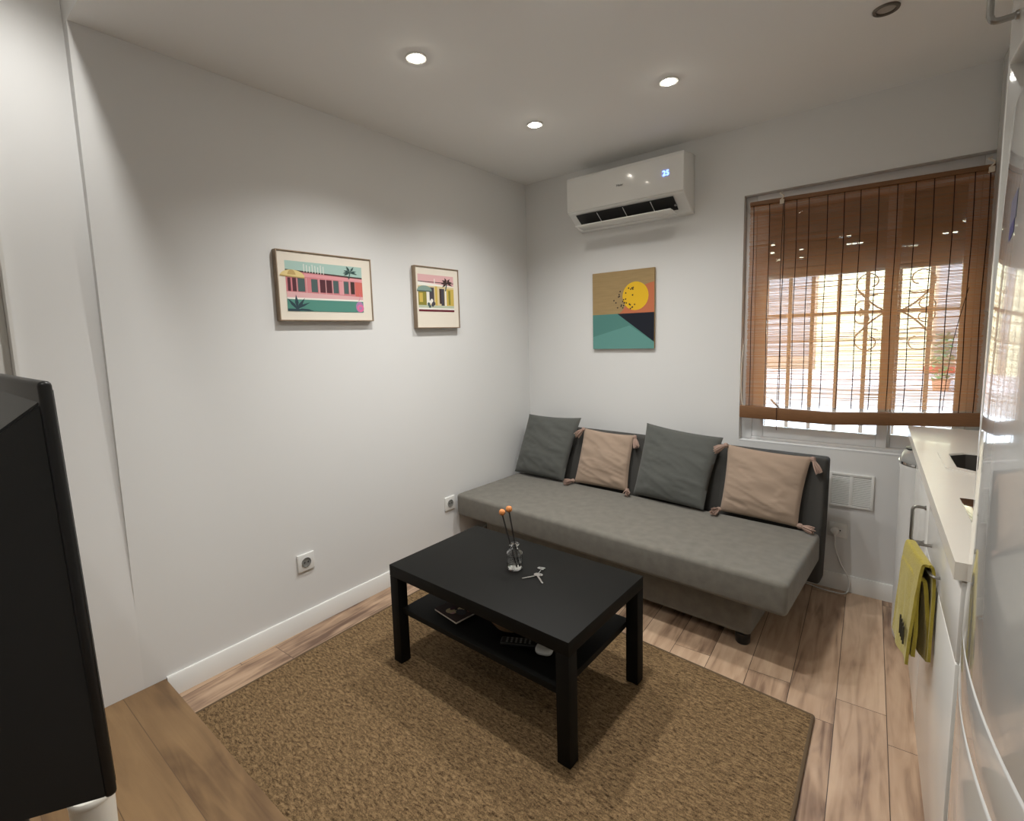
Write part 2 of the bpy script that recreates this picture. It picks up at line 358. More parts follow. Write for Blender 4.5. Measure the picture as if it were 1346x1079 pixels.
# iron grille outside
gr = thing('window_grille', 'brown iron window grille with scrollwork outside the glass', 'grille', (2.0, .33, .8))
for x in (1.56, 1.685, 1.80, 1.926, 2.053, 2.19, 2.321, 2.442):
    b = NB(); box(b, (x-2.0-.010, -.005, -.06), (x-2.0+.010, .005, 1.35), .002); obj('upright_bar', b, 'iron', gr)
for z in (.075, .677, 1.30):
    b = NB(); box(b, (-.52, -.0115, z-.008), (.54, -.0055, z+.008), .002); obj('cross_bar', b, 'iron', gr)
b = NB()
def scroll(cx, cz, r, s, t, mirror=1):
    pts = [(cx + mirror*r*(1-.09*k)*cos(s + k*t), -.015, cz + r*(1-.09*k)*sin(s + k*t)) for k in [i*.35 for i in range(22)]]
    tube(b, pts, .003, 6)
for mr in (1, -1):
    scroll(.17+.105*mr, .677+.16, .075, -2.2, .9, mr); scroll(.17+.105*mr, .677-.16, .075, 2.2, -.9, mr)
    scroll(.17+.13*mr, .677+.03, .045, -1.5, 1.0, mr); scroll(.17+.13*mr, .677-.03, .045, 1.5, -1.0, mr)
    tube(b, spline([(.17+.03*mr, -.015, .677), (.17+.09*mr, -.015, .72), (.17+.16*mr, -.015, .80)]), .0045, 6)
    tube(b, spline([(.17+.03*mr, -.015, .677), (.17+.09*mr, -.015, .63), (.17+.16*mr, -.015, .55)]), .0045, 6)
obj('scrollwork', b, 'iron', gr)
b = NB(); tube(b, spline([(-.40, -.02, .17), (-.33, -.02, .10), (-.24, -.02, .05), (-.17, -.02, .055)]), .006, 6); obj('lower_curl', b, 'iron', gr)

# woven wood blind
BX0, BX1, BZT = 1.535, 2.492, 2.094
bl = thing('bamboo_blind', 'brown woven wood roller blind hanging over the window', 'blind', (BX0, -.022, .90))
def btop(x): return 1.194 - .018*x
def bbot(x): return .035*x/.957
b = NB()
NS = 240
for i in range(NS):
    t = (i+.5)/NS; amp = .0016; ph = random.random()*10
    r = random.uniform(.0012, .0019)
    if random.random() < .07: r *= 1.3
    pts = []
    xa, xb = random.uniform(-.004, .003), .957 + random.uniform(-.003, .004)
    for k in range(15):
        x = xa + (xb-xa)*k/14
        z = bbot(x) + .068 + (btop(x)-.022-bbot(x)-.068)*t
        z += amp*noise.noise((x*5+ph, i*.35, 0)) + .004*noise.noise((x*2.2, i*.02, 3))
        pts.append((x, random.uniform(-.0005, .0005), z))
    tube(b, pts, r, 4, caps=False)
obj('woven_reeds', b, 'blind', bl, angle=60)
for x in (1.553, 1.630, 1.700, 1.757, 1.812, 1.892, 1.962, 2.028, 2.098, 2.168, 2.234, 2.298, 2.366, 2.432, 2.480):
    x -= BX0; b = NB()
    tube(b, [(x+.002*sin(k*1.3), -.0035, bbot(x)+.06+(btop(x)-.015-bbot(x)-.06)*k/8) for k in range(9)], .0019, 6); obj('thread', b, 'thread', bl)
b = NB(); p = [(-.002, btop(0)-.022), (.96, btop(.96)-.022), (.96, btop(.96)), (-.002, btop(0))]
prism(b, p, 'y', -.012, .012, .004); obj('head_rail', b, 'blindrail', bl)
b = NB(); prism(b, [(-.03, .0), (.40, -.006), (.975, .036), (.975, .098), (.40, .062), (-.03, .072)], 'y', -.014, .012, .006); obj('bottom_rail', b, 'blindrail', bl)
for x in (.155, .945):
    b = NB(); tube(b, spline([(x, .004, btop(x)+.03), (x-.012, -.012, btop(x)+.024), (x+.008, -.022, btop(x)+.004), (x-.004, -.02, btop(x)-.012)], 6), .0035, 6)
    box(b, (x-.010, -.026, btop(x)-.036), (x+.010, -.014, btop(x)-.012), .002); obj('hook', b, 'cordw', bl)
b = NB(); tube(b, spline([(.162, -.024, btop(0)-.03), (.158, -.02, .8), (.165, -.018, .4), (.160, -.018, .06), (.163, -.019, -.055)]), .0016, 6); obj('pull_cord', b, 'thread', bl)
b = NB(); tube(b, spline([(-.018, -.004, .42), (-.026, -.006, .25), (-.022, -.006, .13), (-.012, -.008, .07), (.0, -.01, .075)]), .0032, 6); obj('side_cord', b, 'cordw', bl)
b = NB(); tube(b, spline([(.90, -.02, .66), (.865, -.02, .45), (.85, -.02, .28), (.84, -.02, .10)]), .0013, 6); obj('pull_cord', b, 'thread', bl)

# ------------------------------------------------------------------ street outside
b = NB(); box(b, (-14, .26, -.3), (18, 30, -.1)); struct('ground_street', b, 'road')
bd = thing('cream_building', 'sunlit cream rendered building across the street, seen through the blind', 'building', (0, 12, -.1))
b = NB(); box(b, (-12, 0, .4), (16, 4, 7.5)); obj('facade_wall', b, 'facade', bd)
b = NB(); box(b, (-12, -.06, 0), (16, 3.9, .41)); obj('plinth', b, 'plinth', bd)
for x0, x1 in ((-.74, .42), (2.66, 4.6), (-3.6, -2.2)):
    b = NB(); box(b, (x0, -.05, .42), (x1, .05, 3.0), .01); f = obj('shop_window', b, 'brownwin', bd)
    n = max(2, int((x1-x0)/.45))
    for k in range(n):
        a = x0 + .06 + (x1-x0-.06)*k/n
        b = NB(); box(b, (a, -.06, .75), (a+(x1-x0)/n-.1, -.045, 2.85)); obj('pane', b, 'darkpane', f)
b = NB(); box(b, (2.55, -.16, .40), (5.2, .0, .52), .01); obj('red_ledge', b, 'redsill', bd)
def shrub(x, y, z0, h, r, lab, seed):
    rnd = random.Random(seed); s = thing('potted_shrub', lab, 'plant', (x, y, z0), 0, 'shrubs across the street')
    b = NB(); lathe(b, [(0, 0), (.13, 0), (.16, .25), (.145, .25), (.14, .2), (0, .2)], 20); obj('pot', b, 'pot', s)
    b = NB()
    for k in range(160):
        a = rnd.uniform(0, 2*pi); t = rnd.random(); rr = r*(1-.4*t)*math.sqrt(rnd.random()); c = Vector((rr*cos(a), rr*sin(a), .25+t*h))
        e = .07; mx = Matrix.Translation(c) @ Matrix.Rotation(rnd.uniform(0, 6), 4, 'Z') @ Matrix.Rotation(rnd.uniform(-1, 1), 4, 'X')
        s2 = NB(); vs = [s2.verts.new(p) for p in ((0, -e, 0), (e*.45, 0, .01), (0, e, 0), (-e*.45, 0, .01))]; s2.faces.new(vs); merge(b, s2, 0, mx)
    obj('foliage', b, 'leaf', s, smooth=False)
shrub(2.85, 11.62, -.1, 1.05, .22, 'green shrub in a pot across the street, left one at the brown shopfront', 3)
shrub(3.50, 11.62, -.1, 1.0, .2, 'green shrub in a pot across the street, nearest the right edge of the window', 5)

# ------------------------------------------------------------------ air conditioner
ac = thing('air_conditioner', 'white wall-mounted split air conditioner high above the sofa', 'air conditioner', (.476, 0, 2.085))
W = .752
b = NB()
body = [(-.001, .002), (-.05, .012), (-.185, .095), (-.192, .105), (-.192, .30), (-.175, .322), (-.06, .338), (-.001, .338)]
prism(b, body, 'x', 0, W, .006, 2); obj('casing', b, 'acwhite', ac)
b = NB(); prism(b, [(-.1925, .104), (-.199, .108), (-.202, .30), (-.196, .318), (-.186, .321), (-.1925, .30)], 'x', .0, W, .002); obj('front_panel', b, 'acwhite', ac)
b = NB(); prism(b, [(-.090, .030), (-.176, .0835), (-.1785, .0865), (-.1815, .0825), (-.093, .026)], 'x', .055, W-.065); obj('outlet_slot', b, 'acdark', ac)
for x in (.20, .375, .55):
    b = NB(); prism(b, [(-.093, .0245), (-.176, .076), (-.1795, .0818), (-.0945, .0285)], 'x', x, x+.004); obj('vane', b, 'white', ac)
b = NB(); prism(b, [(-.206, .010), (-.2055, .0165), (-.160, .0145), (-.092, .0065), (-.092, .001), (-.160, .008)], 'x', .06, W-.07, .0015); obj('louvre', b, 'acwhite', ac)
b = NB(); tube(b, [(W-.066, -.150, .040), (W-.054, -.150, .040)], .006); obj('louvre_pin', b, 'acgrey', ac)
fx = Matrix.Translation((.37, -.2022, .208)) @ Matrix.Rotation(pi/2, 4, 'X')
text_mesh('brand_mark', 'Haier', .020, 'acgrey', ac, fx)
text_mesh('temperature_display', '25', .040, 'led', ac, Matrix.Translation((W-.10, -.2028, .215)) @ Matrix.Rotation(pi/2, 4, 'X'), .0006)

# ------------------------------------------------------------------ pictures
def P2(bm, pts, mi, layer, plane):
    s = NB(); vs = []
    for u, v in pts:
        d = .00004*layer
        vs.append(s.verts.new((d, u, v) if plane == 'x' else (u, -d, v)))
    s.faces.new(vs); merge(bm, s, mi)
def ell(cx, cy, rx, ry, a0=0, a1=2*pi, n=28): return [(cx+rx*cos(a0+(a1-a0)*i/n), cy+ry*sin(a0+(a1-a0)*i/n)) for i in range(n + (0 if abs(a1-a0-2*pi) < 1e-6 else 1))]
def rect(a, b_, c, d): return [(a, c), (b_, c), (b_, d), (a, d)]
def leafp(x, y, a, l, w): 
    dx, dy = cos(a), sin(a); return [(x, y), (x+dx*l*.5-dy*w, y+dy*l*.5+dx*w), (x+dx*l, y+dy*l-.15*l*abs(dx)), (x+dx*l*.5+dy*w, y+dy*l*.5-dx*w)]
def picture(label, yc, zc, w, h, pr, art):
    """framed print on the left wall; pr = print rectangle (y0,y1,z0,z1) in world; art(add) draws in 0..1 units"""
    t = thing('framed_picture', label, 'picture', (.001, yc, zc), 0, 'framed prints on the left wall')
    b = NB(); e = .0055
    for lo, hi in (((0, -w/2, -h/2), (.03, -w/2+e, h/2)), ((0, w/2-e, -h/2), (.03, w/2, h/2)), ((0, -w/2+e, -h/2), (.03, w/2-e, -h/2+e)), ((0, -w/2+e, h/2-e), (.03, w/2-e, h/2))): box(b, lo, hi, .001)
    box(b, (.001, -w/2+e, -h/2+e), (.006, w/2-e, h/2-e)); obj('frame', b, 'frame', t)
    b = NB(); box(b, (.006, -w/2+e+.0003, -h/2+e+.0003), (.0245, w/2-e-.0003, h/2-e-.0003)); obj('mount', b, 'mount', t, smooth=False)
    b = NB(); names = []; y0, y1, z0, z1 = [q-c for q, c in zip(pr, (yc, yc, zc, zc))]
    cnt = [1]
    def add(pts, m):
        if m not in names: names.append(m)
        P2(b, [(y0+(y1-y0)*u, z0+(z1-z0)*v) for u, v in pts], names.index(m), cnt[0], 'x'); cnt[0] += 1
    art(add)
    o = obj('print', b, names, t, smooth=False, loc=(.0247, 0, 0)); return t
def art1(add):
    add(rect(0, 1, 0, 1), 'skyteal'); add([(0, .36), (1, .30), (1, .76), (.0, .82)], 'pink'); add([(0, .80), (1, .74), (1, .77), (0, .83)], 'dbrown')
    for k in range(8): add(rect(.22+.035*k, .228+.035*k, .80-.004*k, .96-.02*(k % 3)), 'pwhite')
    add([(.22, .70), (1, .665), (1, .735), (.22, .765)], 'paleped')
    add([(.895, .30), (1, .30), (1, .665), (.895, .67)], 'coral')
    for a, c, m in ((.02, .055, 'maroon'), (.075, .12, 'maroon'), (.14, .225, 'dteal'), (.305, .385, 'dteal'), (.415, .485, 'maroon'), (.495, .57, 'maroon'), (.59, .66, 'dteal'), (.735, .80, 'dteal'), (.83, .885, 'dbrown')): add(rect(a, c, .40, .665), m)
    for a in (.24, .40, .488, .578, .72, .81): add(rect(a, a+.008, .37, .68), 'rose')
    add(rect(.67, .72, .37, .66), 'paleped'); add([(0, .27), (1, .27), (1, .345), (0, .39)], 'rose'); add(rect(0, 1, .235, .275), 'pwhite'); add(rect(0, 1, 0, .24), 'pool')
    for k, a in enumerate((.35, .8, 1.2, 1.6, 2.0, .1)): add(leafp(.07+.015*k, .0+.02*(k % 2), a, .16+.16*abs(sin(a)), .022), 'navyleaf')
    add(rect(0, .14, 0, .05), 'navyleaf')
    add(ell(.945, .12, .055, .12), 'purple'); add(ell(.955, .09, .05, .085), 'ppink'); add(ell(.955, .095, .022, .035), 'purple'); add([(.93, .25), (.965, .36), (.945, .44), (.957, .36), (.94, .25)], 'ppink')
    add(ell(.08, .69, .145, .135, 0, pi), 'umby'); add([(-.065, .69), (.225, .665), (.225, .685), (-.065, .715)], 'umbs'); add(ell(.07, .70, .05, .125, .2, pi-.2), 'umbs'); add(rect(.125, .131, .30, .68), 'rose')
    add([(.80, .72), (.815, .72), (.835, .86), (.825, .87)], 'palm')
    for a in (-.15, .45, 1.2, 1.9, 2.6, 3.25, 3.7): add(leafp(.83, .865, a, .105 if abs(cos(a)) > .5 else .15, .016), 'palm')
def art2(add):
    add(rect(0, 1, 0, 1), 'rose'); add(rect(0, 1, .795, .815), 'dbrown'); add([(0, .70), (1, .66), (1, .72), (0, .80)], 'pwhite'); add(rect(0, 1, .10, .70), 'sand')
    add(rect(0, .22, .16, .66), 'olive'); add(rect(.03, .12, .25, .5), 'yellow'); add(rect(.78, 1, .14, .64), 'yellow'); add(rect(.84, .9, .2, .6), 'olive'); add(rect(.22, .30, .12, .62), 'pwhite')
    add(rect(.30, .43, .22, .66), 'slate'); add(rect(.46, .52, .16, .7), 'yellow'); add(rect(.58, .70, .22, .64), 'dbrown'); add(rect(.63, .72, .16, .64), 'slate'); add(rect(.74, .78, .12, .64), 'pwhite')
    add(rect(0, 1, .10, .17), 'pgreen'); add(ell(.17, .56, .20, .14, 0, pi), 'bgreen'); add(rect(-.03, .37, .535, .565), 'dteal'); add(rect(.255, .265, .15, .54), 'pwhite')
    for k, (x, y) in enumerate(((.27, .2), (.33, .26), (.38, .18), (.30, .14), (.36, .30), (.42, .22))): add(ell(x, y, .035, .05), ('dteal', 'pwhite', 'slate')[k % 3])
    add(rect(0, 1, .05, .10), 'pwhite'); add(rect(0, 1, 0, .055), 'wine')
    add(rect(.44, .46, .72, .90), 'pwhite')
    add([(.74, .58), (.77, .58), (.82, .80), (.79, .80)], 'palm')
    for a in (-.3, .35, 1.0, 1.9, 2.5, 3.1, 3.8): add(leafp(.80, .80, a, .17, .03), 'dbrown')
picture('wide framed print of a pink poolside motel on the left wall', -1.712, 1.668, .518, .322, (-1.929, -1.512, 1.552, 1.782), art1)
picture('small square framed print of a yellow cafe and parasol nearer the corner', -.966, 1.648, .362, .362, (-1.125, -.83, 1.566, 1.782), art2)
cv = thing('canvas_art', 'geometric wood art panel with yellow sun hung under the air conditioner', 'picture', (.775, -.0005, 1.553))
b = NB(); box(b, (-.217, -.018, -.2545), (.217, 0, .2545), .001); obj('panel', b, 'tan', cv)
b = NB(); nm = []; ct = [1]
def addc(pts, m):
    if m not in nm: nm.append(m)
    P2(b, [((u-.5)*.432, (v-.5)*.507) for u, v in pts], nm.index(m), ct[0], 'y'); ct[0] += 1
addc(rect(0, 1, .455, 1), 'tan')
addc([(1, .455), (1, .83), (.93, .82)] + [(.93-.42*t, .82-.02*t-.30*t*t) for t in (.3, .55, .8, 1)] + [(.45, .455)], 'sunor')
addc(rect(0, 1, 0, .455), 'teal'); addc([(0, 0), (.9, 0), (0, .0)] if False else [(0, 0), (1, 0), (1, .08), (.62, .30), (0, .16)], 'tealb')
addc([(.42, .455), (1, .455), (1, .085)], 'navy'); addc(ell(.71, .67, .205, .18), 'sunyel')
rd = random.Random(4)
for k in range(34):
    u, v = rd.uniform(.34, .70), rd.uniform(.50, .82)
    if (u-.56)**2/.04 + (v-.66)**2/.03 < 1: addc(ell(u, v, .012, .010, n=8), 'dot')
obj('print', b, nm, cv, smooth=False, loc=(0, -.0183, 0))

# ------------------------------------------------------------------ sockets, vent, cord
def socket(label, loc, rotz, w=.088, plug=False):
    t = thing('wall_socket', label, 'socket', loc, rotz, 'white wall sockets')   # local: plate in xz, faces -y
    b = NB(); box(b, (-w/2, -.010, -w/2), (w/2, 0, w/2), .004, 3); obj('plate', b, 'white', t)
    rx = Matrix.Rotation(pi/2, 4, 'X')
    b = NB(); lathe(b, [(.024, .0), (.024, .0035), (.021, .004), (.0205, .0008), (0, .0005)], 28, mx=Matrix.Translation((0, -.010, 0)) @ rx); f = obj('receptacle', b, 'fgap' if not plug else 'white', t)
    for s in (-1, 1):
        b = NB(); lathe(b, [(.0035, 0), (.0035, .002), (0, .002)], 12, mx=Matrix.Translation((s*.0095, -.0105, 0)) @ rx); obj('pin_hole', b, 'black', f)
    return t
socket('white wall socket low on the left wall, nearer the wooden step', (.0005, -1.924, .336), pi/2)
socket('white wall socket on the left wall beside the sofa end', (.0005, -.918, .348), pi/2)
socket('white wall socket under the vent with a plug in it', (1.998, -.0005, .328), 0, .080, True)
cd = thing('power_cord', 'white plugged-in power cord trailing down the back wall to behind the sofa', 'cord', (1.99, -.02, .326))
b = NB(); lathe(b, [(0, .0), (.019, .0), (.020, .006), (.018, .022), (.012, .026), (0, .027)], 28, mx=Matrix.Translation((-.004, .005, 0)) @ Matrix.Rotation(pi/2, 4, 'X')); obj('plug', b, 'white', cd)
b = NB(); tube(b, spline([(-.004, -.018, 0), (-.002, -.016, -.04), (.0, -.006, -.09), (.026, -.004, -.17), (.065, -.004, -.245), (.068, -.012, -.30), (.05, -.035, -.321), (.0, -.045, -.321), (-.06, -.04, -.321), (-.12, -.02, -.321), (-.20, -.015, -.321)], 7), .0035, 8); obj('cable', b, 'white', cd)
vt = thing('air_vent', 'white slatted air vent on the back wall below the window', 'vent', (2.045, -.0005, .550))
b = NB(); w, h = .096, .09
for lo, hi in (((-w, -.008, -h), (-w+.012, 0, h)), ((w-.012, -.008, -h), (w, 0, h)), ((-w+.012, -.008, -h), (w-.012, 0, -h+.012)), ((-w+.012, -.008, h-.012), (w-.012, 0, h)), ((-.007, -.007, -h+.012), (.007, 0, h-.012))): box(b, lo, hi, .0015)
obj('vent_frame', b, 'white', vt)
b = NB()
for k in range(17):
    z = -h+.016 + k*.0093
    prism(b, [(-.0065, z), (-.0055, z+.0012), (-.0005, z+.0068), (-.0015, z+.0056)], 'x', -w+.011, w-.011)
obj('slat', b, 'white', vt)
b = NB(); box(b, (-w+.01, -.0008, -h+.01), (w-.01, 0, h-.01)); obj('backing', b, 'fgap', vt)

# ------------------------------------------------------------------ sofa bed
SA = rad(-3.0); SX, SY = .072, -.022
sf = thing('sofa_bed', 'grey fabric sofa bed with a low backrest along the back wall', 'sofa', (SX, SY, 0), SA)
b = NB(); box(b, (.0, -.86, .262), (1.895, -.205, .405), .022, 4)
for v in b.verts:      # soft, slightly crowned and creased top
    if v.co.z > .38: v.co.z += .004*sin(v.co.x/1.895*pi)
obj('seat', b, 'sofa', sf)
b = NB(); box(b, (.125, -.725, .05), (1.73, -.22, .2615), .022, 3); obj('base', b, 'sofa', sf)
b = NB(); box(b, (.11, -.727, .2545), (1.745, -.2, .2625), .003); obj('base_rim', b, 'sofa_dark', sf)
b = NB(); prism(b, [(-.075, .13), (-.185, .13), (-.172, .42), (-.098, .752), (-.012, .752), (-.03, .42)], 'x', .0, 1.895, .016, 3); obj('backrest', b, 'sofa_dark', sf)
for x in (.17, 1.69):
    for y in (-.69, -.26):
        b = NB(); lathe(b, [(0, 0), (.026, 0), (.03, .006), (.032, .0505), (0, .0505)], 20, c=(x, y, 0)); obj('leg', b, 'black', sf)

def pillow(label, BL, BR, TR, TL, m, seed, tassels=None, tf=.062, tb=.022, group='cushions on the sofa'):
    BL, BR, TR, TL = [Vector(p) for p in (BL, BR, TR, TL)]
    c = (BL+BR+TR+TL)/4; nrm = (BR-BL).cross(TL-BL).normalized()
    if nrm.y > 0: nrm = -nrm
    b = NB(); n = 44
    def P(i, j, s):
        u, v = 2*i/n-1, 2*j/n-1
        uu = u*(1-.045*(1-v*v)); vv = v*(1-(.05 if v > 0 else .012)*(1-u*u))
        a, d = (uu+1)/2, (vv+1)/2
        p = BL*(1-a)*(1-d) + BR*a*(1-d) + TR*a*d + TL*(1-a)*d
        e = max(0, (1-u*u)*(1-v*v)); t = e**.42
        lowv = .5-.5*v
        t *= .80 + .28*lowv
        wr = 0
        if s > 0 and e > 0:
            edge = min(1, e*3.5)
            q = noise.noise((u*1.5+seed, (v*.9+u*.35)*4.2, seed*1.7))
            ridged = (1-abs(noise.noise((u*1.3-seed, (v+.25*u)*5.5, seed*.7)))*2)
            wr = edge*(.009*q + .016*max(0, ridged-.55)*(.3+1.0*lowv)*(.5+.5*abs(u)))
        return p + nrm*((tf*t + wr) if s > 0 else -tb*t) - c
    fr = [[b.verts.new(P(i, j, 1)) for j in range(n+1)] for i in range(n+1)]
    bk = [[fr[i][j] if i in (0, n) or j in (0, n) else b.verts.new(P(i, j, -1)) for j in range(n+1)] for i in range(n+1)]
    for i in range(n):
        for j in range(n):
            b.faces.new((fr[i][j], fr[i+1][j], fr[i+1][j+1], fr[i][j+1])); b.faces.new((bk[i][j], bk[i][j+1], bk[i+1][j+1], bk[i+1][j]))
    t = obj('cushion', b, m, None, loc=c, angle=80); tag(t, label, 'cushion', group)
    rnd = random.Random(seed)
    for key, dvec in (tassels or {}).items():
        o = {'BL': BL, 'BR': BR, 'TR': TR, 'TL': TL}[key] - c + (Vector((0, 0, .01)) if key[0] == 'B' else Vector((0, 0, 0))); d = Vector(dvec).normalized()
        b = NB(); h = o + d*.012
        lathe(b, [(0, -.014), (.010, -.010), (.014, 0), (.010, .010), (0, .014)], 14, c=h)
        tube(b, [h+d*.008, h+d*.014], [.0095, .0095], 12)
        for k in range(34):
            a = rnd.uniform(0, 2*pi); q = d.orthogonal().normalized(); q2 = d.cross(q); sp = rnd.uniform(.1, 1)
            w = (q*cos(a)+q2*sin(a))*sp
            L = rnd.uniform(.046, .062)
            tube(b, [h+d*.012+w*.008, h+d*(.012+L*.5)+w*.018, h+d*(.012+L)+w*.023+Vector((0, 0, -.003))], [.0028, .0032, .0024], 5)
        for v in b.verts: v.co.z = max(v.co.z, .4115-c.z)
        obj('tassel', b, 'tassel', t)
    return t
SEAT = .418
pillow('slate grey cushion at the corner end of the sofa', (.052, -.285, SEAT), (.478, -.30, SEAT), (.533, -.145, .834), (.095, -.145, .827), 'pgrey', 1.3)
pillow('small blush tasselled cushion between the two slate cushions', (.548, -.274, SEAT), (.925, -.270, SEAT), (.934, -.184, .760), (.570, -.168, .770), 'pbeige', 2.6,
       dict(TL=(-.45, -.75, -.6), TR=(.35, -.45, -.85), BL=(-.35, -.9, .02), BR=(.35, -.9, .02)), tf=.05, tb=.012)
pillow('large slate grey cushion between the two blush tasselled ones', (.972, -.289, SEAT), (1.408, -.348, SEAT), (1.463, -.19, .803), (1.012, -.175, .845), 'pgrey', 4.1)
pillow('larger blush tasselled cushion at the window end of the sofa', (1.482, -.305, SEAT), (1.857, -.335, SEAT), (1.893, -.235, .758), (1.498, -.235, .778), 'pbeige', 5.7,
       dict(TL=(-.72, -.62, -.42), TR=(.5, -.4, -.8), BL=(-.2, -.97, .02), BR=(.85, -.45, .02)), tf=.055, tb=.012)

# ------------------------------------------------------------------ rug
b = NB(); prism(b, [(.188, -.985), (2.036, -1.133), (2.063, -2.535), (.20, -2.535)], 'z', .001, .010)
rg = tag(obj('woven_rug', b, 'rug'), 'brown woven sisal rug under the black coffee table', 'rug')
b = NB()
hp = [(.188, -.985), (2.036, -1.133), (2.063, -2.535), (.20, -2.535)]
for (a, c) in ((hp[0], hp[1]), (hp[1], hp[2]), (hp[3], hp[0])):
    pts = [(a[0]+(c[0]-a[0])*k/20, a[1]+(c[1]-a[1])*k/20, .0065) for k in range(21)]; tube(b, pts, .0062, 8)
obj('hem', b, 'hem', rg)

# ------------------------------------------------------------------ coffee table and what is on it
TA = rad(-1.11); TX, TY = 1.0188, -1.5838
tb = thing('coffee_table', 'rectangular black-brown coffee table with a lower shelf on the rug', 'table', (TX, TY, .0125), TA)
def T2W(x, y, z): return Vector((TX + x*cos(TA) - y*sin(TA), TY + x*sin(TA) + y*cos(TA), z))
def W2T(x, y): dx, dy = x-TX, y-TY; return (dx*cos(TA)+dy*sin(TA), -dx*sin(TA)+dy*cos(TA))
zo = .0125
b = NB(); box(b, (-.45, -.275, .40-zo), (.45, .275, .45-zo), .0025, 2); obj('tabletop', b, 'table', tb)
for sx in (-1, 1):
    for sy in (-1, 1):
        b = NB(); x = sx*.4245; y = sy*.2495; box(b, (x-.025, y-.025, 0), (x+.025, y+.025, .3995-zo), .002); obj('leg', b, 'table', tb)
b = NB(); box(b, (-.3995, -.255, .237-zo), (.3995, .255, .262-zo), .002); obj('shelf', b, 'table', tb)

df = thing('reed_diffuser', 'clear glass reed diffuser bottle with orange ball reeds on the table', 'diffuser', (1.022, -1.562, .4502))
b = NB(); lathe(b, [(0, .0), (.028, .0), (.0325, .004), (.0335, .012), (.0335, .062), (.031, .072), (.022, .080), (.0145, .085), (.013, .090), (.0135, .096), (.021, .099), (.0215, .104), (.0115, .1045),
                 (.0105, .098), (.0105, .088), (.020, .0775), (.0285, .070), (.031, .061), (.031, .012), (.0295, .006), (0, .0055)], 40); obj('bottle', b, 'bottle', df)
b = NB(); lathe(b, [(0, .006), (.029, .0065), (.0306, .012), (.0306, .030), (0, .030)], 40); obj('liquid', b, 'liquid', df)
for (bx, by), (tx, ty, tz) in (((.012, -.004), (-.061, .002, .218)), ((.016, .006), (-.024, .002, .240))):
    b = NB(); tube(b, [(bx, by, .012), (tx, ty, tz)], .003, 8); r = obj('reed', b, 'reed', df)
    b = NB(); bmesh.ops.create_icosphere(b, subdivisions=3, radius=.0135, matrix=Matrix.Translation((tx, ty, tz+.008)))
    for v in b.verts: v.co += (v.co-Vector((tx, ty, tz+.008)))*.12*noise.noise(v.co*160)
    obj('ball', b, 'ball', r)
ky = thing('key_bunch', 'small bunch of silver keys on the coffee table', 'keys', (1.135, -1.57, .4503))
def key(rz, off, L=.062):
    b = NB(); mx = Matrix.Translation((*off, .001+off[0]*0)) @ Matrix.Rotation(rz, 4, 'Z')
    prism(b, ell(-.009, 0, .012, .011, n=18), 'z', 0, .0022, mx=mx)
    prism(b, [(.001, -.0032), (L-.004, -.0032), (L, 0), (L-.004, .0035), (L-.010, .0035), (L-.012, .0018), (L-.016, .0035), (L-.020, .0018), (L-.024, .0035), (.001, .0035)], 'z', 0.0002, .002, mx=mx)
    return b
ky.scale = (1.08, 1.08, 1.08)
o = obj('key', key(rad(238), (.002, .005)), 'key', ky); o.location = (0, 0, .0)
o = obj('key', key(rad(-38), (.006, .0)), 'key', ky); o.location = (0, 0, .0024)
b = NB(); tube(b, [(.002+.011*cos(a*pi/10), .010+.011*sin(a*pi/10), .004) for a in range(21)], .0011, 6); obj('key_ring', b, 'chrome', ky)
b = NB(); box(b, (-.030, .048, .0), (-.002, .068, .006), .002); tube(b, [(-.010, .050, .004), (-.003, .020, .004)], .0014, 6); obj('key_fob', b, 'chrome', ky)

ZS = .2622
mg = thing('magazine', 'dark magazine with a pinkish cover at the left of the table shelf', 'magazine', (.825, -1.706, ZS), rad(-8))
b = NB(); box(b, (-.073, -.068, .0), (.073, .068, .008), .001); obj('pages', b, 'mount', mg)
b = NB(); box(b, (-.074, -.069, .008), (.074, .069, .0095)); obj('cover', b, 'dbrown', mg, smooth=False)
b = NB(); nm2 = []
rd = random.Random(11); ct = [1]
for k in range(16):
    m_ = rd.choice(['slate', 'rose', 'maroon', 'dbrown', 'pink', 'sand', 'dbrown'])
    if m_ not in nm2: nm2.append(m_)
    s2 = NB(); cx, cy = rd.uniform(-.045, .045), rd.uniform(-.04, .04)
    s2.faces.new([s2.verts.new((cx+u, cy+v, .0096+.0001*k)) for u, v in ell(0, 0, rd.uniform(.01, .025), rd.uniform(.01, .022), n=12)]); merge(b, s2, nm2.index(m_))
obj('cover_picture', b, nm2, mg, smooth=False)
bw = thing('wooden_bowl', 'brown rounded bowl in the middle of the table shelf', 'bowl', (1.07, -1.652, ZS))
b = NB(); lathe(b, [(0, 0), (.052, 0), (.070, .010), (.092, .040), (.100, .072), (.097, .073), (.088, .042), (.066, .016), (0, .010)], 40); tag_o = obj('bowl_body', b, 'bowl', bw)
rm = thing('remote_control', 'black remote control on the table shelf beside the white case', 'remote control', (1.175, -1.735, ZS), rad(28))
b = NB(); box(b, (-.075, -.021, 0), (.075, .021, .016), .006, 3); obj('remote_body', b, 'black', rm)
b = NB()
for i in range(6):
    for j in range(3): lathe(b, [(.0045, 0), (.004, .0015), (0, .0016)], 10, c=(-.05+i*.017, -.011+j*.011, .016))
obj('button', b, 'acgrey', rm)
b = NB(); lathe(b, [(.005, 0), (.0045, .002), (0, .0022)], 12, c=(.06, 0, .016)); obj('power_button', b, 'white', rm)
ec = thing('earbud_case', 'small white rounded case at the right end of the table shelf', 'case', (1.272, -1.722, ZS), rad(20))
